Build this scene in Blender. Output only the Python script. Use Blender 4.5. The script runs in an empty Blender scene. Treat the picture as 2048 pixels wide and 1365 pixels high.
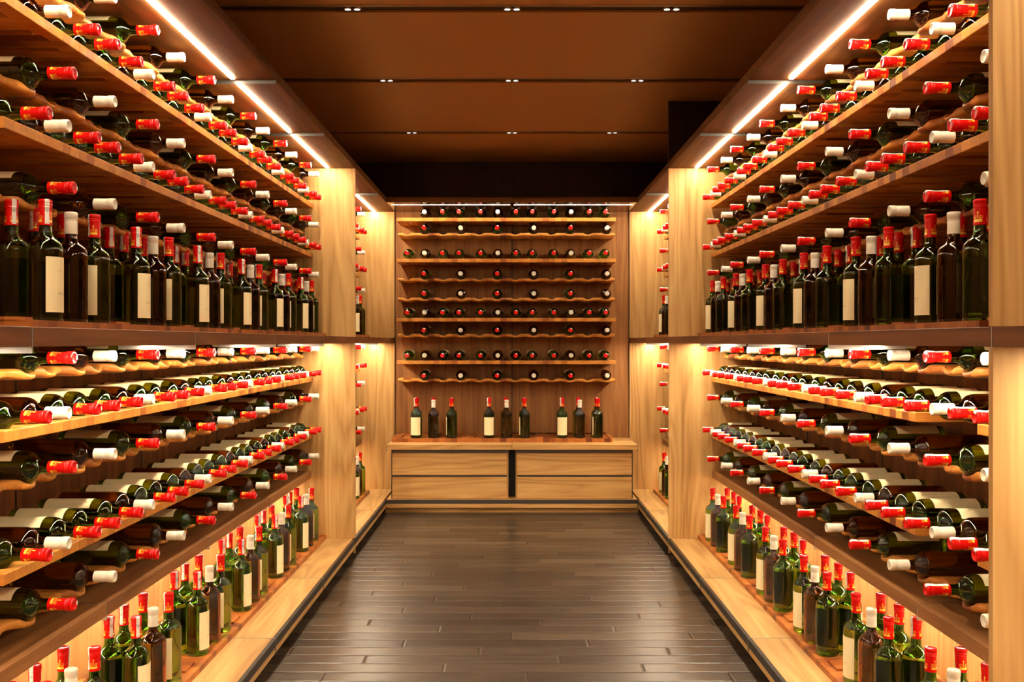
import bpy, bmesh, math, random
from mathutils import Matrix, Vector

random.seed(7)
PI = math.pi
C = bpy.context.scene.collection

# ------------------------------------------------------------------ units
F_PX = 1860.0            # focal length in pixels of the 2048 px wide frame
HZ = 1.23                # eye height; all heights below are given relative to it
HALF = 0.9               # half the aisle
WALLX = 1.413            # side walls
BACKY = 7.148            # end wall
BND = [7.148 - 0.9 * k for k in range(10)]      # cabinet module boundaries, far to near
NEAR = -0.952


def Z(h):
    return h + HZ


# ------------------------------------------------------------------ materials
def new_mat(name):
    m = bpy.data.materials.new(name)
    m.use_nodes = True
    nt = m.node_tree
    b = nt.nodes['Principled BSDF']
    return m, nt, b


def N(nt, t, **kw):
    n = nt.nodes.new(t)
    for k, v in kw.items():
        setattr(n, k, v)
    return n


def plain(name, col, rough=0.5, metal=0.0, **inp):
    m, nt, b = new_mat(name)
    b.inputs['Base Color'].default_value = (*col, 1)
    b.inputs['Roughness'].default_value = rough
    b.inputs['Metallic'].default_value = metal
    for k, v in inp.items():
        b.inputs[k.replace('_', ' ')].default_value = v
    return m


def emit(name, col, s):
    m, nt, b = new_mat(name)
    b.inputs['Base Color'].default_value = (0.8, 0.8, 0.8, 1)
    b.inputs['Emission Color'].default_value = (*col, 1)
    b.inputs['Emission Strength'].default_value = s
    return m


def mathn(nt, op, a, b=None, c=None):
    n = N(nt, 'ShaderNodeMath', operation=op)
    for i, v in enumerate((a, b, c)):
        if v is None:
            continue
        if isinstance(v, (int, float)):
            n.inputs[i].default_value = v
        else:
            nt.links.new(v, n.inputs[i])
    return n.outputs[0]


def ramp(nt, fac, stops):
    r = N(nt, 'ShaderNodeValToRGB')
    e = r.color_ramp.elements
    while len(e) < len(stops):
        e.new(0.5)
    for i, (p, c) in enumerate(stops):
        e[i].position = p
        e[i].color = (*c, 1)
    nt.links.new(fac, r.inputs['Fac'])
    return r.outputs['Color']


def mixc(nt, fac, a, b, mode='MIX'):
    n = N(nt, 'ShaderNodeMix', data_type='RGBA', blend_type=mode)
    if isinstance(fac, (int, float)):
        n.inputs[0].default_value = fac
    else:
        nt.links.new(fac, n.inputs[0])
    for i, v in ((6, a), (7, b)):
        if isinstance(v, tuple):
            n.inputs[i].default_value = (*v, 1)
        else:
            nt.links.new(v, n.inputs[i])
    return n.outputs[2]


def wood(name, light, mid, dark, axis='Z', rough=0.45, ring=9.0, spec=0.5, fibre=0.35, size=1.0):
    """Veneer with long figure along AXIS."""
    m, nt, b = new_mat(name)
    tc = N(nt, 'ShaderNodeTexCoord')
    oi = N(nt, 'ShaderNodeObjectInfo')
    add = N(nt, 'ShaderNodeVectorMath', operation='ADD')
    sc = N(nt, 'ShaderNodeVectorMath', operation='SCALE')
    comb = N(nt, 'ShaderNodeCombineXYZ')
    for i in range(3):
        nt.links.new(oi.outputs['Random'], comb.inputs[i])
    nt.links.new(comb.outputs[0], sc.inputs[0])
    sc.inputs['Scale'].default_value = 13.0
    nt.links.new(tc.outputs['Object'], add.inputs[0])
    nt.links.new(sc.outputs[0], add.inputs[1])
    k = {'X': (0.10, 1, 1), 'Y': (1, 0.10, 1), 'Z': (1, 1, 0.10)}[axis]
    mp = N(nt, 'ShaderNodeMapping')
    mp.inputs['Scale'].default_value = tuple(v * size for v in k)
    nt.links.new(add.outputs[0], mp.inputs['Vector'])
    n1 = N(nt, 'ShaderNodeTexNoise')
    n1.inputs['Scale'].default_value = 4.2
    n1.inputs['Detail'].default_value = 2.5
    n1.inputs['Distortion'].default_value = 0.35
    nt.links.new(mp.outputs[0], n1.inputs['Vector'])
    x = mathn(nt, 'MULTIPLY', n1.outputs['Fac'], ring)
    x = mathn(nt, 'FRACT', x)
    x = mathn(nt, 'PINGPONG', x, 0.5)
    x = mathn(nt, 'MULTIPLY', x, 2.0)
    k2 = {'X': (0.03, 1, 1), 'Y': (1, 0.03, 1), 'Z': (1, 1, 0.03)}[axis]
    mp2 = N(nt, 'ShaderNodeMapping')
    mp2.inputs['Scale'].default_value = k2
    nt.links.new(add.outputs[0], mp2.inputs['Vector'])
    n2 = N(nt, 'ShaderNodeTexNoise')
    n2.inputs['Scale'].default_value = 95
    n2.inputs['Detail'].default_value = 3
    nt.links.new(mp2.outputs[0], n2.inputs['Vector'])
    n3 = N(nt, 'ShaderNodeTexNoise')
    n3.inputs['Scale'].default_value = 11
    n3.inputs['Detail'].default_value = 2
    nt.links.new(mp2.outputs[0], n3.inputs['Vector'])
    y = mathn(nt, 'MULTIPLY', n2.outputs['Fac'], fibre)
    y = mathn(nt, 'ADD', y, mathn(nt, 'MULTIPLY', x, 0.22))
    y = mathn(nt, 'ADD', y, mathn(nt, 'MULTIPLY', n3.outputs['Fac'], 0.55))
    col = ramp(nt, y, [(0.28, dark), (0.50, mid), (0.78, light)])
    nt.links.new(col, b.inputs['Base Color'])
    b.inputs['Roughness'].default_value = rough
    b.inputs['Specular IOR Level'].default_value = spec
    bp = N(nt, 'ShaderNodeBump')
    bp.inputs['Strength'].default_value = 0.06
    bp.inputs['Distance'].default_value = 0.002
    nt.links.new(n2.outputs['Fac'], bp.inputs['Height'])
    nt.links.new(bp.outputs[0], b.inputs['Normal'])
    return m


def butcher(name, a, bcol, cdark, rough=0.38):
    """Glued blocks: rows across the length of the board (object y)."""
    m, nt, b = new_mat(name)
    tc = N(nt, 'ShaderNodeTexCoord')
    sep = N(nt, 'ShaderNodeSeparateXYZ')
    nt.links.new(tc.outputs['Object'], sep.inputs[0])
    row = mathn(nt, 'FLOOR', mathn(nt, 'DIVIDE', sep.outputs['Y'], 0.045))
    vv = mathn(nt, 'ADD', mathn(nt, 'DIVIDE', sep.outputs['X'], 0.21), mathn(nt, 'MULTIPLY', row, 0.37))
    cell = mathn(nt, 'FLOOR', vv)
    cmb = N(nt, 'ShaderNodeCombineXYZ')
    nt.links.new(row, cmb.inputs[0])
    nt.links.new(cell, cmb.inputs[1])
    wn = N(nt, 'ShaderNodeTexWhiteNoise', noise_dimensions='3D')
    nt.links.new(cmb.outputs[0], wn.inputs['Vector'])
    base = ramp(nt, wn.outputs['Value'], [(0.0, cdark), (0.16, bcol), (0.55, a), (1.0, tuple(min(1, v * 1.18) for v in a))])
    mp = N(nt, 'ShaderNodeMapping')
    mp.inputs['Scale'].default_value = (4, 90, 90)
    nt.links.new(tc.outputs['Object'], mp.inputs['Vector'])
    n = N(nt, 'ShaderNodeTexNoise')
    n.inputs['Scale'].default_value = 1.6
    n.inputs['Detail'].default_value = 3
    nt.links.new(mp.outputs[0], n.inputs['Vector'])
    g = ramp(nt, n.outputs['Fac'], [(0.3, (0.72, 0.66, 0.62)), (0.7, (1.0, 1.0, 1.0))])
    col = mixc(nt, 1.0, base, g, 'MULTIPLY')
    nt.links.new(col, b.inputs['Base Color'])
    b.inputs['Roughness'].default_value = rough
    b.inputs['Specular IOR Level'].default_value = 0.3
    return m


def floor_mat():
    m, nt, b = new_mat('dark_plank_floor')
    tc = N(nt, 'ShaderNodeTexCoord')
    sep = N(nt, 'ShaderNodeSeparateXYZ')
    nt.links.new(tc.outputs['Object'], sep.inputs[0])
    yr = mathn(nt, 'DIVIDE', mathn(nt, 'ADD', sep.outputs['Y'], 0.04), 0.0945)
    row = mathn(nt, 'FLOOR', yr)
    fy = mathn(nt, 'FRACT', yr)
    xs = mathn(nt, 'DIVIDE', mathn(nt, 'ADD', sep.outputs['X'], mathn(nt, 'MULTIPLY', row, 0.311)), 0.75)
    idx = mathn(nt, 'FLOOR', xs)
    fx = mathn(nt, 'FRACT', xs)
    ey = mathn(nt, 'MINIMUM', fy, mathn(nt, 'SUBTRACT', 1.0, fy))
    ex = mathn(nt, 'MULTIPLY', mathn(nt, 'MINIMUM', fx, mathn(nt, 'SUBTRACT', 1.0, fx)), 0.75 / 0.0945)
    e = mathn(nt, 'MINIMUM', ex, ey)
    gap = mathn(nt, 'LESS_THAN', e, 0.022)
    cmb = N(nt, 'ShaderNodeCombineXYZ')
    nt.links.new(row, cmb.inputs[0])
    nt.links.new(idx, cmb.inputs[1])
    wn = N(nt, 'ShaderNodeTexWhiteNoise', noise_dimensions='3D')
    nt.links.new(cmb.outputs[0], wn.inputs['Vector'])
    mp = N(nt, 'ShaderNodeMapping')
    mp.inputs['Scale'].default_value = (2.2, 34, 1)
    nt.links.new(tc.outputs['Object'], mp.inputs['Vector'])
    offs = N(nt, 'ShaderNodeVectorMath', operation='ADD')
    nt.links.new(mp.outputs[0], offs.inputs[0])
    nt.links.new(wn.outputs['Color'], offs.inputs[1])
    n = N(nt, 'ShaderNodeTexNoise')
    n.inputs['Scale'].default_value = 2.5
    n.inputs['Detail'].default_value = 6
    n.inputs['Distortion'].default_value = 0.4
    nt.links.new(offs.outputs[0], n.inputs['Vector'])
    f = mathn(nt, 'ADD', mathn(nt, 'MULTIPLY', n.outputs['Fac'], 0.7), mathn(nt, 'MULTIPLY', wn.outputs['Value'], 0.3))
    col = ramp(nt, f, [(0.25, (0.015, 0.009, 0.005)), (0.5, (0.038, 0.024, 0.0145)), (0.8, (0.088, 0.060, 0.038))])
    col = mixc(nt, gap, col, (0.008, 0.005, 0.003))
    nt.links.new(col, b.inputs['Base Color'])
    r = mathn(nt, 'ADD', mathn(nt, 'MULTIPLY', n.outputs['Fac'], 0.10), 0.27)
    nt.links.new(r, b.inputs['Roughness'])
    bev = mathn(nt, 'MINIMUM', mathn(nt, 'MULTIPLY', e, 12.0), 1.0)
    h = mathn(nt, 'ADD', bev, mathn(nt, 'MULTIPLY', n.outputs['Fac'], 0.05))
    bp = N(nt, 'ShaderNodeBump')
    bp.inputs['Strength'].default_value = 0.5
    bp.inputs['Distance'].default_value = 0.003
    nt.links.new(h, bp.inputs['Height'])
    nt.links.new(bp.outputs[0], b.inputs['Normal'])
    b.inputs['Specular IOR Level'].default_value = 0.6
    return m


def glass(name, col, ior=1.5):
    m, nt, b = new_mat(name)
    b.inputs['Base Color'].default_value = (*col, 1)
    b.inputs['Roughness'].default_value = 0.0
    b.inputs['IOR'].default_value = ior
    b.inputs['Transmission Weight'].default_value = 1.0
    return m


OAK = ((0.61, 0.365, 0.138), (0.46, 0.248, 0.080), (0.28, 0.132, 0.038))
WAL = ((0.27, 0.100, 0.028), (0.17, 0.060, 0.016), (0.085, 0.028, 0.008))
CAN = ((0.20, 0.084, 0.024), (0.13, 0.052, 0.0145), (0.07, 0.027, 0.008))
WBK = ((0.35, 0.155, 0.048), (0.24, 0.098, 0.029), (0.14, 0.052, 0.015))
M = {}
M['oak_v'] = wood('light_oak_upright', *OAK, axis='Z', rough=0.5, spec=0.25, ring=13.0)
M['oak_x'] = wood('light_oak_across', *OAK, axis='X', rough=0.5, spec=0.25, ring=13.0)
M['oak_y'] = wood('light_oak_along', *OAK, axis='Y', rough=0.42, spec=0.35, ring=13.0)
M['wal_v'] = wood('walnut_upright', *WAL, axis='Z', rough=0.6, fibre=0.5, spec=0.2)
M['wal_b'] = wood('walnut_end_wall', *WBK, axis='Z', rough=0.55, fibre=0.5, spec=0.2)
M['wal_m'] = wood('walnut_light_along', *WBK, axis='Y', rough=0.5, spec=0.25)
M['canopy'] = wood('canopy_veneer', *CAN, axis='Y', rough=0.55, spec=0.06)
M['canopy_x'] = wood('canopy_veneer_across', *CAN, axis='X', rough=0.14, spec=0.6)
M['wal_y'] = wood('walnut_along', *WAL, axis='Y', rough=0.5, spec=0.25)
M['wal_x'] = wood('walnut_across', *WAL, axis='X', rough=0.30)
M['rack'] = butcher('rack_block_wood', (0.64, 0.27, 0.045), (0.48, 0.165, 0.026), (0.23, 0.058, 0.013), 0.42)
M['tray'] = butcher('tray_block_wood', (0.44, 0.145, 0.030), (0.30, 0.082, 0.018), (0.12, 0.028, 0.010))
M['floor'] = floor_mat()
M['metal'] = plain('brushed_steel', (0.40, 0.38, 0.35), 0.42, 1.0)
M['dark_metal'] = plain('dark_anodised_metal', (0.075, 0.066, 0.058), 0.38, 0.7)
M['black'] = plain('black_gap', (0.006, 0.005, 0.005), 0.6)
M['ceil'] = plain('brown_ceiling_panel', (0.52, 0.275, 0.115), 0.45)
M['groove'] = plain('ceiling_groove_dark', (0.035, 0.022, 0.015), 0.5)
M['groove_trim'] = plain('ceiling_groove_trim', (0.50, 0.36, 0.27), 0.35, 0.6)
M['darkwood'] = wood('dark_stained_veneer', (0.030, 0.017, 0.011), (0.021, 0.011, 0.007), (0.012, 0.006, 0.004), axis='Z', rough=0.4)
M['led'] = emit('warm_led_diffuser', (1.0, 0.85, 0.61), 76.0)
M['led_slim'] = emit('slim_led_diffuser', (1.0, 0.86, 0.65), 85.0)
M['spot'] = emit('ceiling_spot_lens', (1.0, 0.88, 0.68), 14.0)
M['green'] = glass('green_bottle_glass', (0.18, 0.36, 0.024))
M['brown'] = glass('brown_bottle_glass', (0.27, 0.115, 0.012))
M['red'] = plain('red_capsule_foil', (0.66, 0.005, 0.004), 0.24, 0.0, Specular_IOR_Level=0.22)
M['gold'] = plain('gold_print', (0.95, 0.55, 0.05), 0.35, 0.25)
M['white'] = plain('cream_capsule', (0.80, 0.73, 0.58), 0.38)
M['whitemark'] = plain('embossed_mark', (0.25, 0.22, 0.18), 0.5)
M['paper'] = plain('cream_label_paper', (0.90, 0.79, 0.46), 0.6)
M['ink'] = plain('pale_label_ink', (0.50, 0.38, 0.17), 0.6)
M['seal'] = plain('white_seal_paper', (0.85, 0.82, 0.76), 0.5)
M['sealink'] = plain('seal_print_grey', (0.12, 0.14, 0.13), 0.6)


# ------------------------------------------------------------------ mesh helpers
def link(name, me, parent=None, mats=(), loc=None):
    o = bpy.data.objects.new(name, me)
    C.objects.link(o)
    if me is not None:
        for m in mats:
            if isinstance(m, str):
                m = M[m]
            if m.name not in [x.name for x in me.materials if x]:
                me.materials.append(m)
    if parent is not None:
        o.parent = parent
    if loc is not None:
        o.location = loc
    return o


def empty(name, loc=(0, 0, 0), rz=0.0):
    o = bpy.data.objects.new(name, None)
    o.empty_display_size = 0.05
    C.objects.link(o)
    o.location = loc
    o.rotation_euler = (0, 0, rz)
    return o


def tag(o, label=None, cat=None, group=None, kind=None):
    if label:
        o['label'] = label
    if cat:
        o['category'] = cat
    if group:
        o['group'] = group
    if kind:
        o['kind'] = kind
    return o


def box_mesh(name, x0, x1, y0, y1, z0, z1, bev=0.0):
    """Box centred in plan on its own origin with the base at z=0; returns mesh, location."""
    x0, x1 = min(x0, x1), max(x0, x1)
    y0, y1 = min(y0, y1), max(y0, y1)
    cx, cy = (x0 + x1) / 2, (y0 + y1) / 2
    hx, hy, h = (x1 - x0) / 2, (y1 - y0) / 2, z1 - z0
    bm = bmesh.new()
    v = [bm.verts.new((sx * hx, sy * hy, zz)) for zz in (0, h) for sx, sy in ((-1, -1), (1, -1), (1, 1), (-1, 1))]
    for f in ((3, 2, 1, 0), (4, 5, 6, 7), (0, 1, 5, 4), (1, 2, 6, 5), (2, 3, 7, 6), (3, 0, 4, 7)):
        bm.faces.new([v[i] for i in f])
    if bev > 0:
        bmesh.ops.bevel(bm, geom=list(bm.edges), offset=bev, segments=1, affect='EDGES', profile=0.5)
    me = bpy.data.meshes.new(name)
    bm.to_mesh(me)
    bm.free()
    return me, (cx, cy, z0)


def box(name, x0, x1, y0, y1, z0, z1, mat, parent=None, bev=0.0, **tags):
    me, loc = box_mesh(name, x0, x1, y0, y1, z0, z1, bev)
    if parent is not None:
        p = parent.location
        loc = (loc[0] - p.x, loc[1] - p.y, loc[2] - p.z)
    o = link(name, me, parent, (mat,), loc)
    if tags:
        tag(o, **tags)
    return o


def pydata(name, vs, fs, smooth=True, mats=None):
    me = bpy.data.meshes.new(name)
    me.from_pydata(vs, [], fs)
    if mats:
        me.polygons.foreach_set('material_index', mats)
    if smooth:
        me.polygons.foreach_set('use_smooth', [True] * len(fs))
    me.update()
    return me


def lathe(prof, seg=40, cap0=True, cap1=True):
    """prof: (r, z) from bottom to top."""
    vs, fs = [], []
    n = len(prof)
    for r, z in prof:
        for k in range(seg):
            a = 2 * PI * k / seg
            vs.append((r * math.cos(a), r * math.sin(a), z))
    for i in range(n - 1):
        for k in range(seg):
            k2 = (k + 1) % seg
            fs.append((i * seg + k, i * seg + k2, (i + 1) * seg + k2, (i + 1) * seg + k))
    if cap0:
        fs.append(tuple(range(seg - 1, -1, -1)))
    if cap1:
        fs.append(tuple((n - 1) * seg + k for k in range(seg)))
    return vs, fs


def sharp_caps(me, ang=0.7):
    """Keep silhouettes smooth but the flat ends and hard rings crisp."""
    me.set_sharp_from_angle(angle=ang)


# ------------------------------------------------------------------ bottle meshes
R_BODY = 0.0395
BODY = [(0.026, 0.0032), (0.031, 0.0006), (0.034, 0.0), (0.0375, 0.0012), (0.0392, 0.0045), (R_BODY, 0.009), (R_BODY, 0.06), (R_BODY, 0.12),
        (R_BODY, 0.162), (0.0393, 0.170), (0.0384, 0.1775), (0.0362, 0.1845), (0.0328, 0.1900), (0.0282, 0.1945),
        (0.0232, 0.1985), (0.0192, 0.2020), (0.0165, 0.2060), (0.0150, 0.2110), (0.0143, 0.218), (0.0140, 0.230)]


def bottle_mesh(name, top, mat):
    prof = BODY + [(0.0138, top - 0.03), (0.0138, top - 0.008), (0.0125, top - 0.004)]
    vs, fs = lathe(prof, 40)
    # the air space above the wine: an inner skin, turned inside out
    air = [(0.0345, 0.1790), (0.0338, 0.1830), (0.0300, 0.1882), (0.0254, 0.1926), (0.0204, 0.1968), (0.0162, 0.2010),
           (0.0134, 0.2060), (0.0117, 0.2120), (0.0112, 0.2200), (0.0109, top - 0.05)]
    v2, f2 = lathe(air, 40)
    b = len(vs)
    vs += v2
    fs += [tuple(i + b for i in reversed(f)) for f in f2]
    me = pydata(name, vs, fs)
    sharp_caps(me, 1.0)
    me.materials.append(mat)
    return me


RED_PROF = [(0.0140, 0.0003), (0.0152, 0.0), (0.0152, 0.002), (0.0149, 0.010), (0.0145, 0.022), (0.0143, 0.034), (0.0145, 0.0415), (0.0153, 0.0420),
            (0.0153, 0.0436), (0.0150, 0.0441), (0.0151, 0.0478), (0.0158, 0.0483), (0.0158, 0.0500), (0.0153, 0.0505), (0.0153, 0.0520),
            (0.0159, 0.0526), (0.0158, 0.0585), (0.0153, 0.0607), (0.0142, 0.0618), (0.0128, 0.0620), (0.0122, 0.0613)]
WHITE_PROF = [(0.0142, 0.0003), (0.0155, 0.0), (0.0155, 0.002), (0.0153, 0.015), (0.0151, 0.0325), (0.0147, 0.0332), (0.0147, 0.0342), (0.0151, 0.0350),
              (0.0153, 0.0362), (0.0148, 0.0370), (0.0150, 0.0385), (0.0160, 0.0398), (0.0161, 0.0500), (0.0159, 0.0530), (0.0150, 0.0553),
              (0.0135, 0.0560), (0.0122, 0.0552)]


def prof_r(prof, z):
    for (r0, z0), (r1, z1) in zip(prof[1:], prof[2:]):
        if z0 <= z <= z1 and z1 > z0:
            return r0 + (r1 - r0) * (z - z0) / (z1 - z0)
    return prof[-1][0]


def wrap(shapes, r_at, off, a0=0.0):
    """shapes: list of 2-D polygons (s along the circumference in m, t up) -> 3-D verts, faces on the surface."""
    vs, fs = [], []
    for poly in shapes:
        b = len(vs)
        for s, t in poly:
            r = r_at(t) + off
            a = a0 + s / 0.0150
            vs.append((r * math.cos(a), r * math.sin(a), t))
        fs.append(tuple(range(b, b + len(poly))))
    return vs, fs


def arc_quads(cx, cy, r0, r1, a0, a1, n=8):
    out = []
    for i in range(n):
        a, b = a0 + (a1 - a0) * i / n, a0 + (a1 - a0) * (i + 1) / n
        out.append([(cx + r0 * math.cos(a), cy + r0 * math.sin(a)), (cx + r1 * math.cos(a), cy + r1 * math.sin(a)),
                    (cx + r1 * math.cos(b), cy + r1 * math.sin(b)), (cx + r0 * math.cos(b), cy + r0 * math.sin(b))])
    return out


def disc(cx, cy, r, n=6):
    return [(cx + r * math.cos(2 * PI * i / n), cy + r * math.sin(2 * PI * i / n)) for i in range(n)]


def crown():
    s = []
    for i in range(6):                                     # solid band
        a, b = -0.0098 + 0.0196 * i / 6, -0.0098 + 0.0196 * (i + 1) / 6
        s.append([(a, 0.0070), (b, 0.0070), (b * 1.06, 0.0130), (a * 1.06, 0.0130)])
    for sx in (-1, 1):                                     # hooped arches with a pearl inside
        s += arc_quads(sx * 0.0066, 0.0182, 0.0032, 0.0040, -0.35 * PI, 1.35 * PI, 10)
        s.append(disc(sx * 0.0066, 0.0172, 0.0014))
        s.append([(sx * 0.0066 - 0.0006, 0.0125), (sx * 0.0066 + 0.0006, 0.0125), (sx * 0.0066 + 0.0006, 0.0165), (sx * 0.0066 - 0.0006, 0.0165)])
        for k in range(7):                                 # rays
            a = PI * (0.02 + 0.16 * k)
            s.append(disc(sx * 0.0066 + 0.0053 * math.cos(a), 0.0182 + 0.0053 * math.sin(a), 0.00042, 4))
    for t, r in ((0.0150, 0.0012), (0.0183, 0.0013), (0.0216, 0.0012), (0.0247, 0.0014)):
        s.append(disc(0, t, r))
    s.append([(-0.0007, 0.0255), (0.0007, 0.0255), (0.0007, 0.0325), (-0.0007, 0.0325)])
    s.append([(-0.0024, 0.0284), (0.0024, 0.0284), (0.0024, 0.0300), (-0.0024, 0.0300)])
    return s


def capsule_mesh_red():
    vs, fs = lathe(RED_PROF, 36, cap0=True, cap1=True)
    mi = [0] * len(fs)
    for k in range(3):
        v2, f2 = wrap(crown(), lambda t: prof_r(RED_PROF, t), 0.00022, 2 * PI * k / 3)
        b = len(vs)
        vs += v2
        fs += [tuple(i + b for i in f) for f in f2]
        mi += [1] * len(f2)
    me = pydata('red_capsule', vs, fs, True, mi)
    sharp_caps(me, 0.9)
    me.materials.append(M['red'])
    me.materials.append(M['gold'])
    return me


def capsule_mesh_white():
    vs, fs = lathe(WHITE_PROF, 36)
    mi = [0] * len(fs)
    zt = 0.0552 + 0.0002
    for q in arc_quads(0, 0, 0.0098, 0.0104, 0.2, 2 * PI - 0.2, 20) + [disc(0.003, 0.003, 0.0014), disc(-0.004, 0.001, 0.0012), disc(0.0015, -0.0042, 0.0012)]:
        b = len(vs)
        vs += [(x, y, zt) for x, y in q]
        fs.append(tuple(range(b, b + len(q))))
        mi.append(1)
    me = pydata('cream_capsule', vs, fs, True, mi)
    sharp_caps(me, 0.9)
    me.materials.append(M['white'])
    me.materials.append(M['whitemark'])
    return me


def label_mesh():
    vs, fs, mi = [], [], []
    n, hw = 24, math.radians(62)
    z0, z1, r0, r1 = 0.0215, 0.1535, R_BODY + 0.0001, R_BODY + 0.00045
    for zz in (z0, z1):
        for rr in (r0, r1):
            for i in range(n + 1):
                a = -hw + 2 * hw * i / n
                vs.append((rr * math.cos(a), rr * math.sin(a), zz))
    m = n + 1
    for i in range(n):
        fs.append((m + i, m + i + 1, 3 * m + i + 1, 3 * m + i))          # outer
        fs.append((i + 1, i, 2 * m + i, 2 * m + i + 1))                  # inner
        fs.append((i, i + 1, m + i + 1, m + i))
        fs.append((2 * m + i + 1, 2 * m + i, 3 * m + i, 3 * m + i + 1))
    fs.append((0, m, 3 * m, 2 * m))
    fs.append((m - 1, 2 * m + m - 1, 3 * m + m - 1, m + m - 1))
    mi = [0] * len(fs)
    rr = R_BODY + 0.0006

    def put(poly):
        b = len(vs)
        for s, t in poly:
            a = s / rr
            vs.append((rr * math.cos(a), rr * math.sin(a), t))
        fs.append(tuple(range(b, b + len(poly))))
        mi.append(1)
    # script flourish near the top of the label
    px = None
    for i in range(34):
        u = i / 33
        p = (-0.017 + 0.034 * u, 0.118 + 0.0032 * math.sin(u * 21) * (1 - 0.5 * u) + 0.002 * math.sin(u * 5))
        if px:
            put([px, p, (p[0], p[1] + 0.0007), (px[0], px[1] + 0.0007)])
        px = p
    put([(-0.006, 0.1045), (0.008, 0.1045), (0.008, 0.1053), (-0.006, 0.1053)])
    put([(-0.007, 0.0560), (0.007, 0.0560), (0.007, 0.0568), (-0.007, 0.0568)])
    put([(0.020, 0.0300), (0.030, 0.0300), (0.030, 0.0310), (0.020, 0.0310)])
    put([(-0.032, 0.0300), (-0.022, 0.0300), (-0.022, 0.0310), (-0.032, 0.0310)])
    # grape variety in capitals
    cu = bpy.data.curves.new('label_word', 'FONT')
    cu.body = 'MERLOT'
    cu.size = 0.0082
    cu.align_x = 'CENTER'
    cu.resolution_u = 1
    to = bpy.data.objects.new('label_word', cu)
    C.objects.link(to)
    bpy.context.view_layer.update()
    tm = to.to_mesh()
    for p in tm.polygons:
        put([(tm.vertices[i].co.x, tm.vertices[i].co.y + 0.0635) for i in p.vertices])
    to.to_mesh_clear()
    bpy.data.objects.remove(to)
    bpy.data.curves.remove(cu)
    me = pydata('bottle_label', vs, fs, True, mi)
    sharp_caps(me, 0.9)
    me.materials.append(M['paper'])
    me.materials.append(M['ink'])
    return me


def seal_mesh():
    """Paper strip running up the capsule and over its rim."""
    path = [(r + 0.00055, z) for r, z in RED_PROF[2:18]] + [(0.0145, 0.0624), (0.0125, 0.0627), (0.0090, 0.0624)]
    path = [p for p in path if p[1] > 0.003]
    path = [(prof_r(RED_PROF, 0.0035) + 0.0005, 0.0035)] + path
    vs, fs, hw, n = [], [], 0.0052, 4
    for r, z in path:
        for i in range(n + 1):
            s = -hw + 2 * hw * i / n
            a = s / 0.0155 if r > 0.014 else s / max(r, 0.006) * 1.0
            vs.append((r * math.cos(a), r * math.sin(a), z))
    for j in range(len(path) - 1):
        for i in range(n):
            q = j * (n + 1) + i
            fs.append((q, q + 1, q + n + 2, q + n + 1))
    mi = [0] * len(fs)
    for q in arc_quads(0, 0.0345, 0.0026, 0.0034, 0, 2 * PI, 12) + [disc(0, 0.0345, 0.0012)] + \
            [[(-0.004, 0.0060), (0.004, 0.0060), (0.004, 0.0075), (-0.004, 0.0075)], [(-0.004, 0.0596), (0.004, 0.0596), (0.004, 0.0604), (-0.004, 0.0604)]]:
        b = len(vs)
        for s, t in q:
            r = prof_r(RED_PROF, t) + 0.0009
            vs.append((r * math.cos(s / 0.0155), r * math.sin(s / 0.0155), t))
        fs.append(tuple(range(b, b + len(q))))
        mi.append(1)
    me = pydata('paper_seal', vs, fs, True, mi)
    me.materials.append(M['seal'])
    me.materials.append(M['sealink'])
    return me


ME_GREEN = bottle_mesh('green_glass_body', 0.292, M['green'])
ME_BROWN = bottle_mesh('brown_glass_body', 0.280, M['brown'])
ME_RED = capsule_mesh_red()
ME_WHITE = capsule_mesh_white()
ME_LABEL = label_mesh()
ME_SEAL = seal_mesh()


def rz(a):
    return Matrix.Rotation(math.radians(a), 4, 'Z')


def green_parts(lab, cap, seal):
    """(name, mesh, local matrix) of each part of the red-capped bottle."""
    up = Matrix.Translation((0, 0, 0.230))
    out = [('glass_body', ME_GREEN, Matrix()), ('capsule', ME_RED, up @ rz(cap))]
    if lab is not None:
        out.append(('paper_label', ME_LABEL, rz(lab)))
    out.append(('paper_seal', ME_SEAL, up @ rz(seal)))
    return out


def brown_parts(cap):
    return [('glass_body', ME_BROWN, Matrix()), ('capsule', ME_WHITE, Matrix.Translation((0, 0, 0.224)) @ rz(cap))]


proto_cache = {}


def proto(key):
    """One real bottle of each make is built first; all others are copies of it and of its parts."""
    if key in proto_cache:
        return proto_cache[key], False
    kind = key[0]
    r = empty('green_wine_bottle' if kind == 'g' else 'brown_wine_bottle')
    for nm, me, mat in (green_parts(*key[1:]) if kind == 'g' else brown_parts(*key[1:])):
        o = link(nm, me, r)
        o.matrix_local = mat
    proto_cache[key] = r
    return r, True


def place_bottle(key, mat, label, group):
    src, fresh = proto(key)
    if fresh:
        root = src
    else:
        root = src.copy()
        C.objects.link(root)
        for ch in src.children:
            c = ch.copy()
            C.objects.link(c)
            c.parent = root
    root.matrix_world = mat
    tag(root, label, 'bottle', group)
    return root


# ------------------------------------------------------------------ rack geometry (local x = out from the wall, y = along, z = 0 at bottle axis)
CYC = (('g', 0.0), ('b', 0.127), ('g', 0.260), ('g', 0.381))


def body_r(v):
    """Radius of a lying bottle's glass at distance v from the wall."""
    h = v - 0.043
    if h < -0.01 or h > 0.25:
        return 0.0
    h = max(h, 0.009)
    pr = [p for p in BODY if p[1] >= 0.009]
    for (r0, z0), (r1, z1) in zip(pr, pr[1:]):
        if z0 <= h <= z1:
            return r0 + (r1 - r0) * (h - z0) / (z1 - z0)
    return 0.0140


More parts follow.
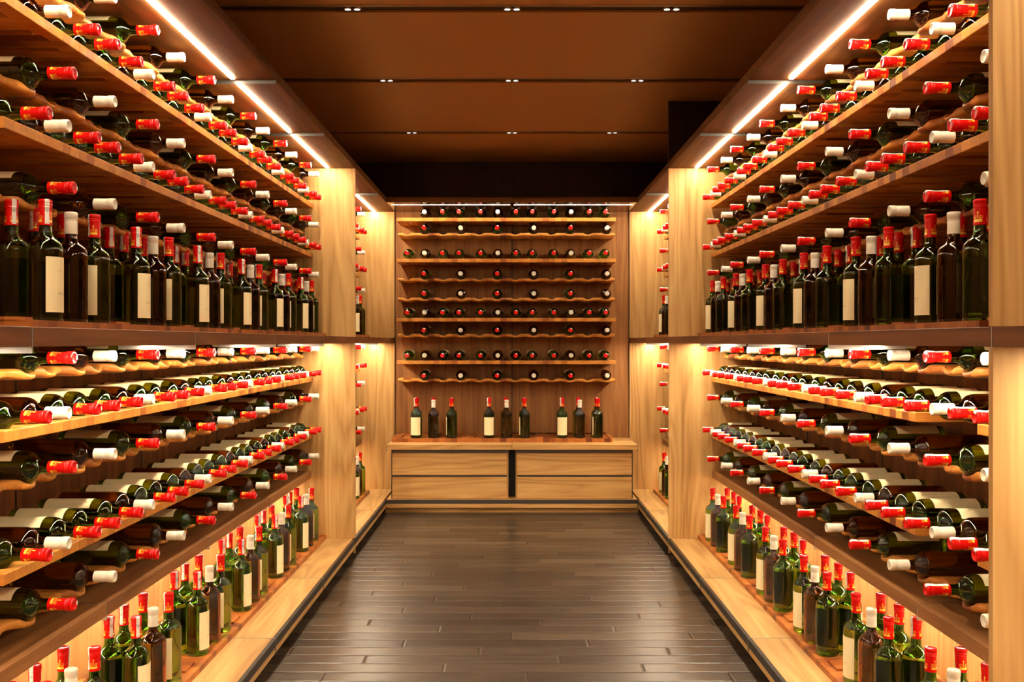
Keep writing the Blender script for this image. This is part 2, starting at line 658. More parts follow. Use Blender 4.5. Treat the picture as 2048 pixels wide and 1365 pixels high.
def board(name, length, vs_lines, us, top, bottom, solid, mat):
    """Solid board on a grid of stations with grooves (top) and slots (not solid)."""
    nv, nu = len(vs_lines(0)), len(us)
    verts, faces = [], []
    idx = {}

    def vid(i, j, k):
        key = (i, j, k)
        if key not in idx:
            u = us[j]
            v = vs_lines(u)[i]
            idx[key] = len(verts)
            verts.append((v, u, (top if k else bottom)(v, u, i)))
        return idx[key]

    def sol(i, j):
        return 0 <= i < nv - 1 and 0 <= j < nu - 1 and solid(i, j)
    for i in range(nv - 1):
        for j in range(nu - 1):
            if not sol(i, j):
                continue
            faces.append((vid(i, j, 1), vid(i + 1, j, 1), vid(i + 1, j + 1, 1), vid(i, j + 1, 1)))
            faces.append((vid(i, j, 0), vid(i, j + 1, 0), vid(i + 1, j + 1, 0), vid(i + 1, j, 0)))
            if not sol(i - 1, j):
                faces.append((vid(i, j, 0), vid(i, j, 1), vid(i, j + 1, 1), vid(i, j + 1, 0)))
            if not sol(i + 1, j):
                faces.append((vid(i + 1, j, 0), vid(i + 1, j + 1, 0), vid(i + 1, j + 1, 1), vid(i + 1, j, 1)))
            if not sol(i, j - 1):
                faces.append((vid(i, j, 0), vid(i + 1, j, 0), vid(i + 1, j, 1), vid(i, j, 1)))
            if not sol(i, j + 1):
                faces.append((vid(i, j + 1, 0), vid(i, j + 1, 1), vid(i + 1, j + 1, 1), vid(i + 1, j + 1, 0)))
    me = pydata(name, verts, faces, True)
    sharp_caps(me, 0.6)
    me.materials.append(mat)
    return me


def flat_positions(n):
    out = []
    for k in range(n):
        for c, du in CYC:
            out.append((c, 0.08 + 0.54 * k + du))
    return out


def scallop_positions(n):
    return [('g' if k % 2 == 0 else 'b', 0.203 + 0.27 * k) for k in range(2 * n)]


def flat_shelf_mesh(n, u0, u1, bridge=None, zt=-0.026, zb=-0.052):
    """Straight-fronted board: a cradle and a narrow slot under each bottle."""
    pos = [u for _, u in flat_positions(n)]
    us = {u0, u1}
    for p in pos:
        for d in (-0.0305, -0.0245, -0.021, -0.0175, 0, 0.0175, 0.021, 0.0245, 0.0305):
            if u0 < p + d < u1:
                us.add(round(p + d, 5))
    if bridge:
        us.update(bridge)
    us = sorted(us)
    lines = [0.006, 0.035, 0.040, 0.10, 0.16, 0.198, 0.2045, 0.2125, 0.220, 0.228, 0.238, 0.252, 0.2705, 0.272]

    def top(v, u, i):
        z = zt
        if v < 0.25:
            r = body_r(max(v - 0.010, 0.05)) + 0.0008
            for p in pos:
                d = abs(u - p)
                if d < r:
                    z = min(z, -math.sqrt(r * r - d * d))
        if i == len(lines) - 1:
            z -= 0.0015
        return max(z, zb + 0.0075)

    def bot(v, u, i):
        return zb + (0.0015 if i == len(lines) - 1 else 0)

    def solid(i, j):
        um = (us[j] + us[j + 1]) / 2
        vm = (lines[i] + lines[i + 1]) / 2
        if bridge and bridge[0] < um < bridge[1]:
            return vm < 0.13
        if 0.040 < vm < 0.228:
            for p in pos:
                if abs(um - p) < 0.0175:
                    return False
        return True
    return board('flat_shelf', n, lambda u: lines, us, top, bot, solid, M['rack'])


def scallop_shelf_mesh(n, L, notched=False):
    """Wavy-fronted board with a cradle every 13.5 cm."""
    cr = [0.203 - 0.135 + 0.135 * k for k in range(4 * n)]
    us = set()
    k = 0
    while k * 0.006 < L:
        us.add(round(k * 0.006, 5))
        k += 1
    us.add(L)
    us = sorted(us)

    def front(u):
        ph = (u - 0.203) / 0.27 * 2 * PI
        f = 0.214 + 0.0085 * math.cos(ph) + 0.0105 * math.cos(2 * ph)
        if notched:                                        # clearances for the tall bottles behind
            for c in (0.142, 0.266, 0.403):
                d = abs((u - c + 0.27) % 0.54 - 0.27)
                if d < 0.024:
                    f = min(f, 0.188 + max(0.0, d - 0.016) * 1.5)
        return f
    base = [0.006, 0.05, 0.12, 0.17]
    nose = [(-0.030, 0), (-0.016, 0), (-0.007, -0.0012), (-0.002, -0.0042), (0.0, -0.0085)]

    def lines(u):
        f = front(u)
        return base + [f + a for a, _ in nose]

    def dip(u):
        d = abs((u - 0.203 + 0.0675) % 0.135 - 0.0675)
        return d

    def top(v, u, i):
        z = -0.0255
        d = dip(u)
        r = body_r(max(v - 0.008, 0.06)) + 0.0006
        if d < r:
            z = min(z, -math.sqrt(r * r - d * d))
        if i >= 4:
            z += nose[i - 4][1] * 0.95
        return z

    def bot(v, u, i):
        ph = (u - 0.203) / 0.135 * 2 * PI
        z = -0.0515 - 0.0035 * math.cos(ph)
        if i >= 4:
            z += -nose[i - 4][1] * 0.9
        return z

    def solid(i, j):
        return True
    return board('scalloped_shelf', n, lines, us, top, bot, solid, M['rack'])


L6, L3 = 3.24, 1.62
ME_F6 = flat_shelf_mesh(6, 0.0, L6)
ME_F3 = flat_shelf_mesh(3, 0.0, L3)
ME_F3B = flat_shelf_mesh(3, 0.0, L3, None, -0.0392, -0.066)
ME_F6GAP = flat_shelf_mesh(6, 0.0, L6, bridge=(2.70, 3.05))
ME_S6 = scallop_shelf_mesh(6, L6)
ME_S6N = scallop_shelf_mesh(6, L6, True)
ME_S3N = scallop_shelf_mesh(3, L3, True)
ME_S3 = scallop_shelf_mesh(3, L3)


def tray_mesh(n, L, h=0.0205):
    bm = bmesh.new()

    def bx(x0, x1, y0, y1, z0, z1):
        v = [bm.verts.new(p) for p in ((x0, y0, z0), (x1, y0, z0), (x1, y1, z0), (x0, y1, z0), (x0, y0, z1), (x1, y0, z1), (x1, y1, z1), (x0, y1, z1))]
        for f in ((3, 2, 1, 0), (4, 5, 6, 7), (0, 1, 5, 4), (1, 2, 6, 5), (2, 3, 7, 6), (3, 0, 4, 7)):
            bm.faces.new([v[i] for i in f])
    bx(0.006, 0.348, -0.03, L - 0.03, 0, h)
    bx(0.006, 0.024, -0.03, L - 0.03, h - 0.004, h + 0.010)
    for k in range(n + 1):
        c = -0.01 + 0.54 * k
        a, b = max(-0.03, c - 0.045), min(L - 0.03, c + 0.045)
        if b > a:
            bx(0.020, 0.318, a, b, h - 0.004, h + 0.007)
    me = bpy.data.meshes.new('display_tray')
    bm.to_mesh(me)
    bm.free()
    me.materials.append(M['tray'])
    return me


ME_T6 = tray_mesh(6, L6)
ME_T3 = tray_mesh(3, L3)
ME_T3B = tray_mesh(3, L3, 0.028)

# ------------------------------------------------------------------ racks
FAR_END = 5.33
ORDN = ['first', 'second', 'third', 'fourth', 'fifth', 'sixth', 'seventh', 'eighth', 'ninth', 'tenth', 'eleventh', 'twelfth',
        'thirteenth', 'fourteenth', 'fifteenth', 'sixteenth', 'seventeenth', 'eighteenth', 'nineteenth', 'twentieth',
        'twenty-first', 'twenty-second', 'twenty-third', 'twenty-fourth']


def rack_matrix(where):
    """local (x out of the wall, y along, z) -> world (z = 0 stays at eye height 0)."""
    if where == 'left':
        return Matrix.Translation((-WALLX, FAR_END - L6, HZ))
    if where == 'right':
        return Matrix.Translation((WALLX, FAR_END, HZ)) @ Matrix.Rotation(PI, 4, 'Z')
    if where == 'left_far':
        return Matrix.Translation((-WALLX, 6.985 - L3, HZ))
    if where == 'right_far':
        return Matrix.Translation((WALLX, 6.985, HZ)) @ Matrix.Rotation(PI, 4, 'Z')
    if where == 'back':
        return Matrix.Translation((-0.852, BACKY, HZ)) @ Matrix.Rotation(-PI / 2, 4, 'Z')


SIDE_ROWS = [('S', 0.949), ('F', 0.8155), ('S', 0.662), ('F', 0.533), ('S', 0.379),
             ('S', -0.040), ('F', -0.176), ('S', -0.3095), ('F', -0.498), ('S', -0.648)]
BACK_ROWS = [('F', 0.9558), ('S', 0.8385), ('F', 0.653), ('S', 0.501), ('S', 0.3546), ('F', 0.215), ('S', 0.084), ('F', -0.1016), ('S', -0.2504)]
CLUSTER = [('g', 'front', 0.142, 0.0, 0), ('b', 'front', 0.272, 0.0, None), ('g', 'front', 0.405, 0.0, -118),
           ('g', 'rear', 0.142, -0.081, 150), ('g', 'rear', 0.266, -0.089, 95), ('g', 'rear', 0.403, -0.0825, -160)]
bottles = []          # (key, matrix, label, group, size, colour)
WALLNAME = {'left': 'left wall', 'right': 'right wall', 'left_far': 'left rear bay', 'right_far': 'right rear bay', 'back': 'end wall'}
FROM = {'left': 'from the pillar', 'right': 'from the pillar', 'left_far': 'from end wall', 'right_far': 'from end wall', 'back': 'from the left'}


def project(p):
    return 1024 + F_PX * p.x / max(p.y, 0.05), 683.7 - F_PX * (p.z - HZ) / max(p.y, 0.05)


LAY = Matrix.Rotation(PI / 2, 4, 'Y')


def add_lying(where, rowi, typ, z, c, u, order, viewer):
    ax = rack_matrix(where)
    base = 0.335 - 0.292 if c == 'g' else 0.320 - 0.280
    m = ax @ Matrix.Translation((base, u, z)) @ LAY
    tip = m @ Vector((0, 0, 0.29))
    px, py = project(tip)
    if where.endswith('far'):
        if tip.y < 5.95:
            return
    elif where != 'back' and (px < -140 or px > 2190 or py < -120 or py > 1480):
        return

    def el(e):                                             # roll that points a mark at elevation e on the viewer's side
        return math.degrees(math.atan2(-math.cos(math.radians(e)) * viewer, -math.sin(math.radians(e))))
    if c == 'g':
        if where in ('left', 'left_far'):
            key = ('g', 180, round(el(58)), round(el(178)))
        elif where in ('right', 'right_far'):
            key = ('g', 180, round(el(62)), round(el(72)))
        else:
            key = ('g', 180, 30, 160)
    else:
        key = ('b', 40)
    d = tip.y
    size = (0.292 * 0.06 if where != 'back' else 0.079 * 0.079) * (F_PX / d) ** 2 * (0.45 if typ == 'S' and z > 0.3 else 0.4)
    if where.endswith('far'):
        size = 0.03 * 0.06 * (F_PX / d) ** 2 * (1.0 if d > 6.4 else 0.1)
    if px < 0 or px > 2048 or py < 0 or (where == 'right' and px > 1977):
        size *= 0.05
    col = 'red-capped green' if c == 'g' else 'white-capped brown'
    lab = '%s bottle, %s %s on %s shelf down, %s' % (col, ORDN[order], FROM[where], ORDN[rowi], WALLNAME[where])
    bottles.append([c, key, m, lab, 'bottles lying on %s shelf down, %s' % (ORDN[rowi], WALLNAME[where]), size])


def add_standing(where, z, place, n):
    ax = rack_matrix(where)
    cnt = {'front': 0, 'rear': 0}
    ks = range(n) if where in ('left_far', 'back') or where == 'left' else range(n)
    rows = []
    for k in ks:
        for c, row, u, dv, lab in CLUSTER:
            rows.append((row, u + 0.54 * k, dv, lab, c))
    reverse = where in ('left', 'left_far')
    for row in ('front', 'rear'):
        rr = sorted([r for r in rows if r[0] == row], key=lambda r: -r[1] if reverse else r[1])
        for i, (_, u, dv, lab, c) in enumerate(rr):
            v = 0.293 + dv if where != 'back' else 0.278 + dv
            m = ax @ Matrix.Translation((v, u, z))
            p = m @ Vector((0, 0, 0.28))
            px, py = project(p)
            if where.endswith('far') and p.y < 5.95:
                continue
            if not where.endswith('far') and where != 'back' and (px < -60 or px > 2110 or py > 1440):
                continue
            if c == 'g':
                if lab == 0:
                    key = ('g', 0, -8, -48)
                elif lab == -118:
                    key = ('g', -118, -78, -140)
                else:
                    key = ('g', lab, lab + 60, lab + 170)
            else:
                key = ('b', 40)
            size = 0.292 * 0.079 * (F_PX / p.y) ** 2 * (1.0 if row == 'front' else 0.35)
            if where.endswith('far'):
                size *= 0.5 if p.y > 6.4 else 0.05
            if px < -10 or (where == 'right' and px > 1985) or py > 1365:
                size *= 0.1
            col = 'red-capped green' if c == 'g' else 'white-capped brown'
            lb = 'upright %s bottle, %s %s, %s row, %s, %s' % (col, ORDN[i], FROM[where], row, place, WALLNAME[where])
            bottles.append([c, key, m, lb, 'upright bottles, %s row, %s, %s' % (row, place, WALLNAME[where]), size])


shelf_things = []


def add_rack(where, n, rows, L):
    ax = rack_matrix(where)
    for ri, (typ, z) in enumerate(rows):
        if typ == 'F':
            me = ME_F6 if n == 6 else ME_F3
            if where == 'back':
                me = ME_F3B
            if where == 'right' and z < 0:
                me = ME_F6GAP
            nm = 'flat_wine_shelf'
            lb = 'straight-edged block wood bottle shelf, %s shelf down, %s' % (ORDN[ri], WALLNAME[where])
            pos = flat_positions(n)
        else:
            me = ME_S6 if n == 6 else ME_S3
            if where != 'back' and ri == 4:
                me = ME_S6N if n == 6 else ME_S3N
            nm = 'scalloped_wine_shelf'
            lb = 'wavy-edged block wood bottle shelf, %s shelf down, %s' % (ORDN[ri], WALLNAME[where])
            pos = scallop_positions(n)
        o = link(nm, me)
        o.matrix_world = ax @ Matrix.Translation((0, 0, z))
        tag(o, lb, 'wine rack shelf', 'bottle shelves, %s' % WALLNAME[where])
        if where == 'back' and ri == 0:
            pos = pos[1:]
        # order counted from the pillar / end wall (far) on the side walls, from the left at the end
        seq = sorted(pos, key=lambda p: -p[1]) if where in ('left', 'left_far') else sorted(pos, key=lambda p: p[1])
        for i, (c, u) in enumerate(seq):
            viewer = 1 if where in ('left', 'left_far') else -1
            add_lying(where, ri, typ, z, c, u, i, viewer)


add_rack('left', 6, SIDE_ROWS, L6)
add_rack('right', 6, SIDE_ROWS, L6)
add_rack('left_far', 3, SIDE_ROWS, L3)
add_rack('right_far', 3, SIDE_ROWS, L3)
add_rack('back', 3, BACK_ROWS, L3)

LEDGE_TOP, LEDGE_BOT = 0.028, -0.0096
BENCH_TOP = -1.1315
for where, n, me in (('left', 6, ME_T6), ('right', 6, ME_T6), ('left_far', 3, ME_T3), ('right_far', 3, ME_T3)):
    for zt, place in ((LEDGE_TOP, 'ledge'), (BENCH_TOP, 'bench')):
        o = link('display_tray', me)
        o.matrix_world = rack_matrix(where) @ Matrix.Translation((0, 0, zt + 0.0002))
        tag(o, 'block wood tray under the upright bottles on the %s, %s' % (place, WALLNAME[where]), 'tray', 'bottle trays')
        add_standing(where, zt + 0.0205, place, n)
o = link('display_tray', ME_T3B)
o.matrix_world = rack_matrix('back') @ Matrix.Translation((-0.02, 0, -0.7387))
tag(o, 'block wood tray under nine upright bottles on the end wall counter', 'tray', 'bottle trays')
add_standing('back', -0.7387 + 0.028, 'counter', 3)

# the 300 red-capped green bottles that show largest are things, the small far remainder is one mass
greens = sorted([b for b in bottles if b[0] == 'g'], key=lambda b: -b[5])
browns = [b for b in bottles if b[0] == 'b']
for c, key, m, lab, grp, size in greens[:300] + browns:
    place_bottle(key, m, lab, grp)


def merged(items):
    vs, fs, mi, slots = [], [], [], []
    cache = {}
    for _, key, m, *_r in items:
        for nm, me, lm in green_parts(*key[1:]):
            if me.name not in cache:
                co = [v.co.copy() for v in me.vertices]
                pl = [(tuple(p.vertices), p.material_index) for p in me.polygons]
                cache[me.name] = (co, pl, list(me.materials))
            co, pl, mats = cache[me.name]
            if me is ME_RED:
                pl = pl[:36 * 20 + 2] if False else pl
            t = m @ lm
            b = len(vs)
            vs += [tuple(t @ c) for c in co]
            for f, k in pl:
                mt = mats[k]
                if mt not in slots:
                    slots.append(mt)
                fs.append(tuple(i + b for i in f))
                mi.append(slots.index(mt))
    me = pydata('green_wine_bottles', vs, fs, True, mi)
    sharp_caps(me, 0.9)
    for s in slots:
        me.materials.append(s)
    return me


rest = greens[300:]
print('GREEN', len(greens), 'BROWN', len(browns), 'rest', len(rest))
o = link('green_wine_bottles', merged(rest))
tag(o, 'many small red-capped green bottles on the far shelves and end wall', 'bottles', None, 'stuff')


# ------------------------------------------------------------------ setting
def struct(o):
    o['kind'] = 'structure'
    return o


CEIL = 1.382
struct(box('floor', -1.55, 1.55, NEAR - 0.2, BACKY + 0.1, -0.05, 0.0, 'floor'))
fl = bpy.data.objects['floor']
# shift the floor's own origin to the room origin so that its planks are laid in room coordinates
me = fl.data
off = Vector(fl.location)
me.transform(Matrix.Translation((off.x, off.y, off.z)))
fl.location = (0, 0, 0)
for s, nm in ((-1, 'wall_left'), (1, 'wall_right')):
    struct(box(nm, s * WALLX, s * (WALLX + 0.12), NEAR - 0.2, BACKY + 0.12, 0, Z(CEIL) + 0.05, 'wal_v'))
struct(box('wall_back', -WALLX, WALLX, BACKY, BACKY + 0.12, 0, Z(CEIL) + 0.05, 'darkwood'))
struct(box('wall_front', -WALLX, WALLX, NEAR - 0.2, NEAR - 0.1, 0, Z(CEIL) + 0.05, 'wal_v'))

# wall panels with shadow gaps between the modules
# seams: thin dark strips on the side walls, at every module boundary
n = 0
for s in (-1, 1):
    for i in range(1, 9):
        n += 1
        struct(box('trim_%d' % n, s * (WALLX - 0.0015), s * (WALLX + 0.001), BND[i] - 0.004, BND[i] + 0.004, Z(BENCH_TOP), Z(0.996), 'black'))
# lighter veneer behind the lower row of standing bottles
for s, nm in ((-1, 'left'), (1, 'right')):
    n += 1
    struct(box('trim_%d' % n, s * (WALLX - 0.003), s * (WALLX + 0.001), NEAR, 7.14, Z(BENCH_TOP), Z(-0.782), 'oak_v'))

# end wall cladding: two veneer panels with dark reveals
for i, (a, b) in enumerate(((-0.896, -0.003), (0.003, 0.896))):
    n += 1
    struct(box('trim_%d' % n, a, b, BACKY - 0.004, BACKY + 0.002, Z(-0.76), Z(0.996), 'wal_b'))
for x in (-0.8985, 0.0, 0.8985):
    n += 1
    struct(box('trim_%d' % n, x - 0.003, x + 0.003, BACKY - 0.0045, BACKY + 0.002, Z(-1.2), Z(0.996), 'black'))
n += 1
struct(box('trim_%d' % n, -0.002, 0.002, BACKY - 0.008, BACKY, Z(1.04), Z(CEIL), 'black'))

# ceiling: boards between recessed light channels
CH = [3.862, 4.920, 6.150, 2.80, 1.75]           # channel centres
CHW = 0.04
ys = sorted(CH)
edges = [NEAR - 0.2] + [v for c in ys for v in (c - CHW, c + CHW)] + [BACKY + 0.1]
bm = bmesh.new()


def bmbox(bm, x0, x1, y0, y1, z0, z1):
    v = [bm.verts.new(p) for p in ((x0, y0, z0), (x1, y0, z0), (x1, y1, z0), (x0, y1, z0), (x0, y0, z1), (x1, y0, z1), (x1, y1, z1), (x0, y1, z1))]
    for f in ((3, 2, 1, 0), (4, 5, 6, 7), (0, 1, 5, 4), (1, 2, 6, 5), (2, 3, 7, 6), (3, 0, 4, 7)):
        bm.faces.new([v[i] for i in f])


for a, b in zip(edges[::2], edges[1::2]):
    bmbox(bm, -1.5, 1.5, a, b, Z(CEIL), Z(CEIL) + 0.045)
bmbox(bm, -1.5, 1.5, NEAR - 0.2, BACKY + 0.1, Z(CEIL) + 0.04, Z(CEIL) + 0.08)
me = bpy.data.meshes.new('ceiling')
bm.to_mesh(me)
bm.free()
struct(link('ceiling', me, None, ('ceil',)))
for c in ys:
    n += 1
    struct(box('trim_%d' % n, -1.45, 1.45, c - CHW, c + CHW, Z(CEIL) + 0.010, Z(CEIL) + 0.016, 'groove'))
    n += 1
    struct(box('trim_%d' % n, -1.45, 1.45, c - CHW - 0.009, c - CHW + 0.003, Z(CEIL) - 0.003, Z(CEIL) + 0.002, 'groove_trim'))
ROWN = {3.862: 'nearest channel in view', 4.920: 'middle channel', 6.150: 'farthest channel', 2.80: 'channel above the camera', 1.75: 'channel behind the nearest'}
for c in ys[2:]:
    for x, side in ((-0.664, 'left'), (0.0, 'centre'), (0.664, 'right')):
        e = empty('ceiling_spotlight', (x, c + 0.008, Z(CEIL)))
        tag(e, 'twin recessed round ceiling spotlight, %s of the %s' % (side, ROWN[c]), 'ceiling light', 'twin ceiling spotlights')
        vs, fs = [], []
        for dx in (-0.0195, 0.0195):
            ring = []
            for (r, z) in ((0.0160, 0.0), (0.0160, 0.010), (0.0128, 0.010), (0.0125, 0.0005)):
                ring.append((r, z))
            v2, f2 = lathe([(0.0165, 0.012), (0.0165, -0.001), (0.0125, -0.001), (0.0115, 0.006)], 20, False, False)
            b = len(vs)
            vs += [(p[0] + dx, p[1], p[2]) for p in v2]
            fs += [tuple(i + b for i in f) for f in f2]
        # bar that joins the two rings
        b = len(vs)
        vs += [(-0.008, -0.005, -0.0008), (0.008, -0.005, -0.0008), (0.008, 0.005, -0.0008), (-0.008, 0.005, -0.0008),
               (-0.008, -0.005, 0.008), (0.008, -0.005, 0.008), (0.008, 0.005, 0.008), (-0.008, 0.005, 0.008)]
        fs += [tuple(i + b for i in f) for f in ((3, 2, 1, 0), (4, 5, 6, 7), (0, 1, 5, 4), (1, 2, 6, 5), (2, 3, 7, 6), (3, 0, 4, 7))]
        link('twin_ring', pydata('twin_ring', vs, fs, True), e, ('metal',))
        for dx in (-0.0195, 0.0195):
            v2, f2 = lathe([(0.0118, 0.0), (0.0112, -0.002)], 18)
            link('lens', pydata('lens', v2, f2, False), e, ('spot',), (dx, 0, 0.004))

# ------------------------------------------------------------------ cabinet modules on the side walls
MODN = ['first', 'second', 'third', 'fourth', 'fifth', 'sixth', 'seventh', 'eighth', 'ninth']
LEDX = 1.055


def led(name, x0, x1, y0, y1, zc, parent, along='Y', flush=False, mat='led'):
    """Half-round diffuser with flat top at zc (hangs below)."""
    w = (x1 - x0) if along == 'Y' else (y1 - y0)
    prof = [(-w / 2, 0.001), (-w / 2, -0.0035), (-w / 2.6, -0.0045), (w / 2.6, -0.0045), (w / 2, -0.0035), (w / 2, 0.001)]
    if flush:
        prof = [(-w / 2, 0.001), (-w / 2, -0.0004), (w / 2, -0.0004), (w / 2, 0.001)]
    vs, fs = [], []
    ln = (y1 - y0) if along == 'Y' else (x1 - x0)
    for e in (-ln / 2, ln / 2):
        for a, z in prof:
            vs.append((a, e, z) if along == 'Y' else (e, -a, z))
    m = len(prof)
    for i in range(m):
        j = (i + 1) % m
        fs.append((i, j, m + j, m + i))
    fs.append(tuple(range(m - 1, -1, -1)))
    fs.append(tuple(range(m, 2 * m)))
    me = pydata(name, vs, fs, False)
    p = parent.location
    return link(name, me, parent, (mat,), ((x0 + x1) / 2 - p.x, (y0 + y1) / 2 - p.y, zc - p.z))


for s, sn in ((-1, 'left'), (1, 'right')):
    for i in range(9):
        y1, y0 = BND[i], BND[i + 1]
        yc = (y0 + y1) / 2
        g0, g1 = y0 + 0.002, y1 - (0.002 if i else 0.012)
        plate = not (i == 0) and not (s < 0 and i == 2)
        wn = '%s module from the end wall, %s side' % (MODN[i], sn)

        def plate_box(par, x0, x1, z0, z1, mt='metal'):
            if plate:
                box('joint_plate', s * x0, s * x1, y1 - 0.0035, y1 + 0.0015, Z(z0), Z(z1), mt, par)
        # canopy
        e = empty('canopy_board', (s * 1.15, yc, Z(0.996)))
        tag(e, 'walnut canopy board with light strip, %s' % wn, 'canopy', 'canopy boards, %s side' % sn)
        box('board', s * HALF, s * (WALLX - 0.001), g0, g1 - 0.003, Z(0.996), Z(1.034), 'canopy', e, 0.0012)
        xa, xb = sorted((s * (LEDX - 0.0075), s * (LEDX + 0.0075)))
        led('led_strip', xa, xb, y0 + 0.035, y1 - (0.035 if i else 0.03), Z(0.996), e)
        plate_box(e, HALF + 0.0005, WALLX - 0.002, 0.984, 1.033, 'dark_metal')
        # ledge
        e = empty('ledge_board', (s * 1.15, yc, Z(LEDGE_BOT)))
        tag(e, 'walnut ledge board at mid height, %s' % wn, 'ledge', 'ledge boards, %s side' % sn)
        box('board', s * HALF, s * 1.12, g0, g1 - 0.003, Z(LEDGE_BOT), Z(LEDGE_TOP), 'wal_y', e, 0.001)
        box('rear_board', s * 1.1205, s * (WALLX - 0.001), g0, g1 - 0.003, Z(0.0015), Z(LEDGE_TOP), 'wal_y', e, 0.001)
        led('led_strip', xa, xb, y0 + 0.035, y1 - (0.035 if i else 0.03), Z(LEDGE_BOT), e, flush=True)
        plate_box(e, HALF + 0.0005, 1.12, LEDGE_BOT - 0.0125, LEDGE_TOP - 0.0005)
        # lower shelf board
        e = empty('lower_shelf_board', (s * 1.28, yc, Z(-0.781)))
        tag(e, 'oak shelf board above the bottom bottles, %s' % wn, 'shelf board', 'lower shelf boards, %s side' % sn)
        box('board', s * 1.152, s * (WALLX - 0.001), g0, g1 - 0.003, Z(-0.781), Z(-0.7435), 'wal_m', e, 0.001)
        xa2, xb2 = sorted((s * 1.352, s * 1.364))
        led('led_strip', xa2, xb2, y0 + 0.035, y1 - (0.035 if i else 0.03), Z(-0.781), e, flush=True)
        plate_box(e, 1.153, WALLX - 0.002, -0.7935, -0.744)
        # bench
        e = empty('plinth_bench', (s * 1.15, yc, Z(-1.23)))
        tag(e, 'low oak plinth bench with dark metal nosing, %s' % wn, 'bench', 'plinth benches, %s side' % sn)
        b1 = g1 - 0.003
        if i == 0:
            b1 = y1 - 0.004
        box('bench_top', s * 0.914, s * (WALLX - 0.001), g0, b1, Z(-1.17), Z(BENCH_TOP), 'oak_y', e, 0.0008)
        y1f = b1 if i else 6.645
        box('metal_nosing', s * 0.9, s * 0.914, g0, y1f, Z(-1.164), Z(-1.1335), 'dark_metal', e)
        box('lower_fascia', s * 0.903, s * 0.921, g0, y1f, Z(-1.19), Z(-1.164), 'oak_y', e)
        box('kick_board', s * 0.95, s * 0.965, g0, b1, 0.0, Z(-1.17), 'darkwood', e)
        plate_box(e, HALF - 0.001, WALLX - 0.002, -1.181, BENCH_TOP)

# uprights (partitions) that end the bays
def upright(s, y, label, nearlip=False):
    e = empty('upright_partition', (s * 1.15, y, 0))
    tag(e, label, 'partition', 'oak upright partitions')
    for nm, z0, z1, in (('upper_panel', LEDGE_TOP + 0.0005, 0.9955), ('middle_panel', BENCH_TOP + 0.0005, LEDGE_BOT - 0.0005)):
        yy0 = y - 0.010
        box(nm, s * (HALF + 0.0005), s * (WALLX - 0.001), y - 0.010, y + 0.006, Z(z0), Z(z1), 'oak_v', e, 0.0006)
    if abs(y - 5.348) < 0.1:
        box('foot', s * (HALF + 0.001), s * (HALF + 0.012), y - 0.008, y + 0.004, Z(-1.216), Z(-1.1905), 'oak_v', e)


for s, sn in ((-1, 'left'), (1, 'right')):
    upright(s, 5.354, 'light oak upright partition ending the long racks on the %s side' % sn)
    upright(s, 7.138, 'light oak upright partition beside the end wall on the %s side' % sn)
upright(1, 1.752, 'light oak upright partition nearest the camera on the right side')

# dark panel that closes the space above the right canopy at the pillar
struct(box('wall_bulkhead', 0.9, WALLX, 5.342, 5.366, Z(1.035), Z(CEIL), 'darkwood'))

# ------------------------------------------------------------------ end wall unit
e = empty('canopy_board', (0, 6.9, Z(0.996)))
tag(e, 'canopy board with light strips above the end wall shelves', 'canopy', None)
for a, b in ((-0.897, -0.0015), (0.0015, 0.897)):
    box('board', a, b, 6.65, BACKY - 0.001, Z(0.996), Z(1.034), 'canopy_x', e, 0.001)
for a, b in ((-0.876, -0.016), (0.016, 0.876)):
    led('led_strip', a, b, 6.762, 6.768, Z(0.996), e, 'X', True, 'led_slim')

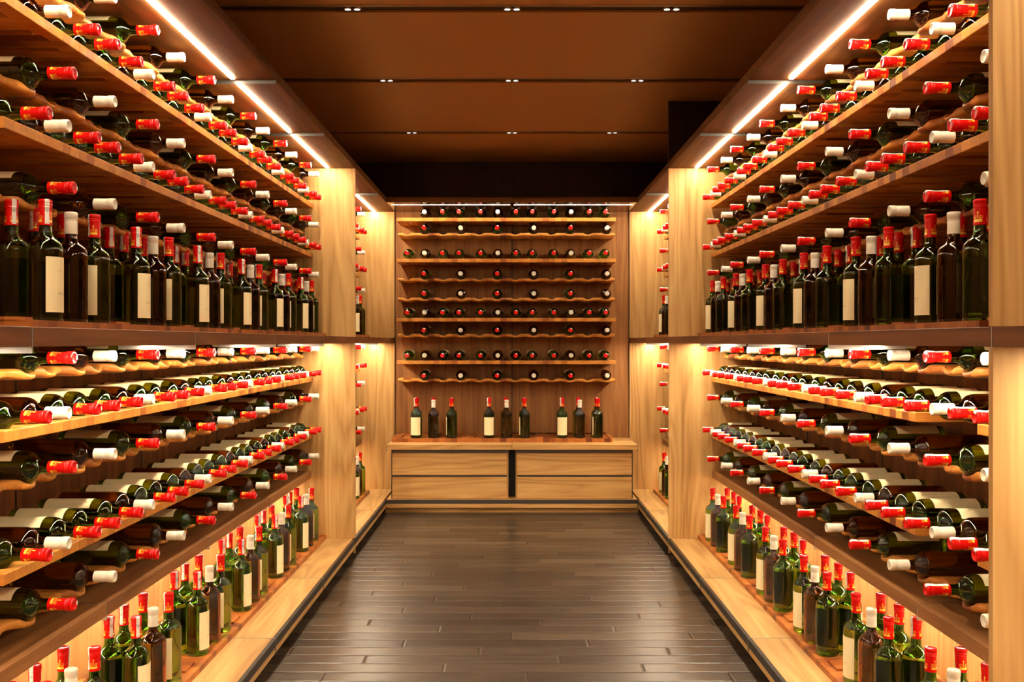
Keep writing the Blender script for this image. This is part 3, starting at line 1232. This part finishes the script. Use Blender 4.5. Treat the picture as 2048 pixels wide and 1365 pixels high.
e = empty('drawer_counter', (0, 6.9, 0))
e.location = (0, 6.9, 0)
tag(e, 'low oak counter with four drawers against the end wall', 'cabinet', None)
for sx in (-1, 1):
    box('counter_top', sx * 0.0012, sx * 0.898, 6.65, BACKY - 0.005, Z(-0.774), Z(-0.7387), 'oak_x', e, 0.001)
    box('counter_end_trim', sx * 0.898, sx * 0.9, 6.649, 6.9, Z(-0.782), Z(-0.739), 'dark_metal', e)
    # carcass
    box('carcass', sx * 0.026, sx * 0.862, 6.702, BACKY - 0.02, Z(-1.13), Z(-0.7745), 'oak_v', e)
    box('shadow_gap_strip', sx * 0.030, sx * 0.860, 6.672, 6.703, Z(-0.797), Z(-0.7745), 'dark_metal', e)  # dark strip stands in for the shadow gap under the counter top
    # drawers
    for (z0, z1) in ((-0.9600, -0.8000), (-1.1290, -0.9750)):
        bm = bmesh.new()
        me, loc = box_mesh('drawer', sx * 0.037, sx * 0.861, 6.684, 6.7025, Z(z0), Z(z1), 0.0012)
        o = link('drawer', me, e, ('oak_x',), (loc[0], loc[1] - 6.9, loc[2]))
        box('handle_rail', sx * 0.037, sx * 0.861, 6.6825, 6.7, Z(z0) - 0.008, Z(z0) - 0.0005, 'dark_metal', None)
        h = bpy.data.objects[bpy.context.scene.collection.objects[-1].name]
        h.parent = o
        h.location = (h.location.x - loc[0], h.location.y - loc[1], h.location.z - loc[2])
        bm.free()
    box('side_filler', sx * 0.864, sx * 0.868, 6.69, 7.12, Z(-1.13), Z(-0.775), 'black', e)
    # plinth
    box('plinth_metal_band', sx * 0.0012, sx * 0.897, 6.65, 6.664, Z(-1.1595), Z(-1.1325), 'dark_metal', e)
    box('plinth_top', sx * 0.0008, sx * 0.8985, 6.664, BACKY - 0.02, Z(-1.165), Z(-1.1315), 'oak_x', e)
    box('plinth_fascia', sx * 0.0012, sx * 0.897, 6.652, 6.668, Z(-1.190), Z(-1.1600), 'oak_x', e)
box('kick_board', -0.911, 0.911, 6.69, 6.705, 0.0, Z(-1.166), 'oak_x', e)
box('gap_lining', -0.025, 0.025, 6.80, 6.81, Z(-1.13), Z(-0.775), 'black', e)

# ------------------------------------------------------------------ world, camera, view
w = bpy.data.worlds.new('dark_room')
bpy.context.scene.world = w
w.use_nodes = True
w.node_tree.nodes['Background'].inputs[0].default_value = (0.0, 0.0, 0.0, 1)
w.node_tree.nodes['Background'].inputs[1].default_value = 0.0

cd = bpy.data.cameras.new('camera')
cd.sensor_width = 36.0
cd.sensor_fit = 'HORIZONTAL'
cd.lens = F_PX * 36.0 / 2048.0
cd.shift_y = 1.2 / 2048.0
cd.clip_start = 0.02
cam = bpy.data.objects.new('camera', cd)
C.objects.link(cam)
cam.location = (0, 0, HZ)
cam.rotation_euler = (PI / 2, 0, 0)
sc = bpy.context.scene
sc.camera = cam
sc.view_settings.view_transform = 'Standard'
sc.view_settings.look = 'None'
sc.view_settings.exposure = 1.55
sc.view_settings.gamma = 1.0
sc.view_settings.use_curve_mapping = False
sc.cycles.caustics_reflective = False
sc.cycles.caustics_refractive = False
sc.cycles.max_bounces = 12
sc.cycles.transmission_bounces = 9
sc.cycles.diffuse_bounces = 3
sc.cycles.glossy_bounces = 5
sc.cycles.sample_clamp_indirect = 6.0
sc.cycles.use_denoising = True
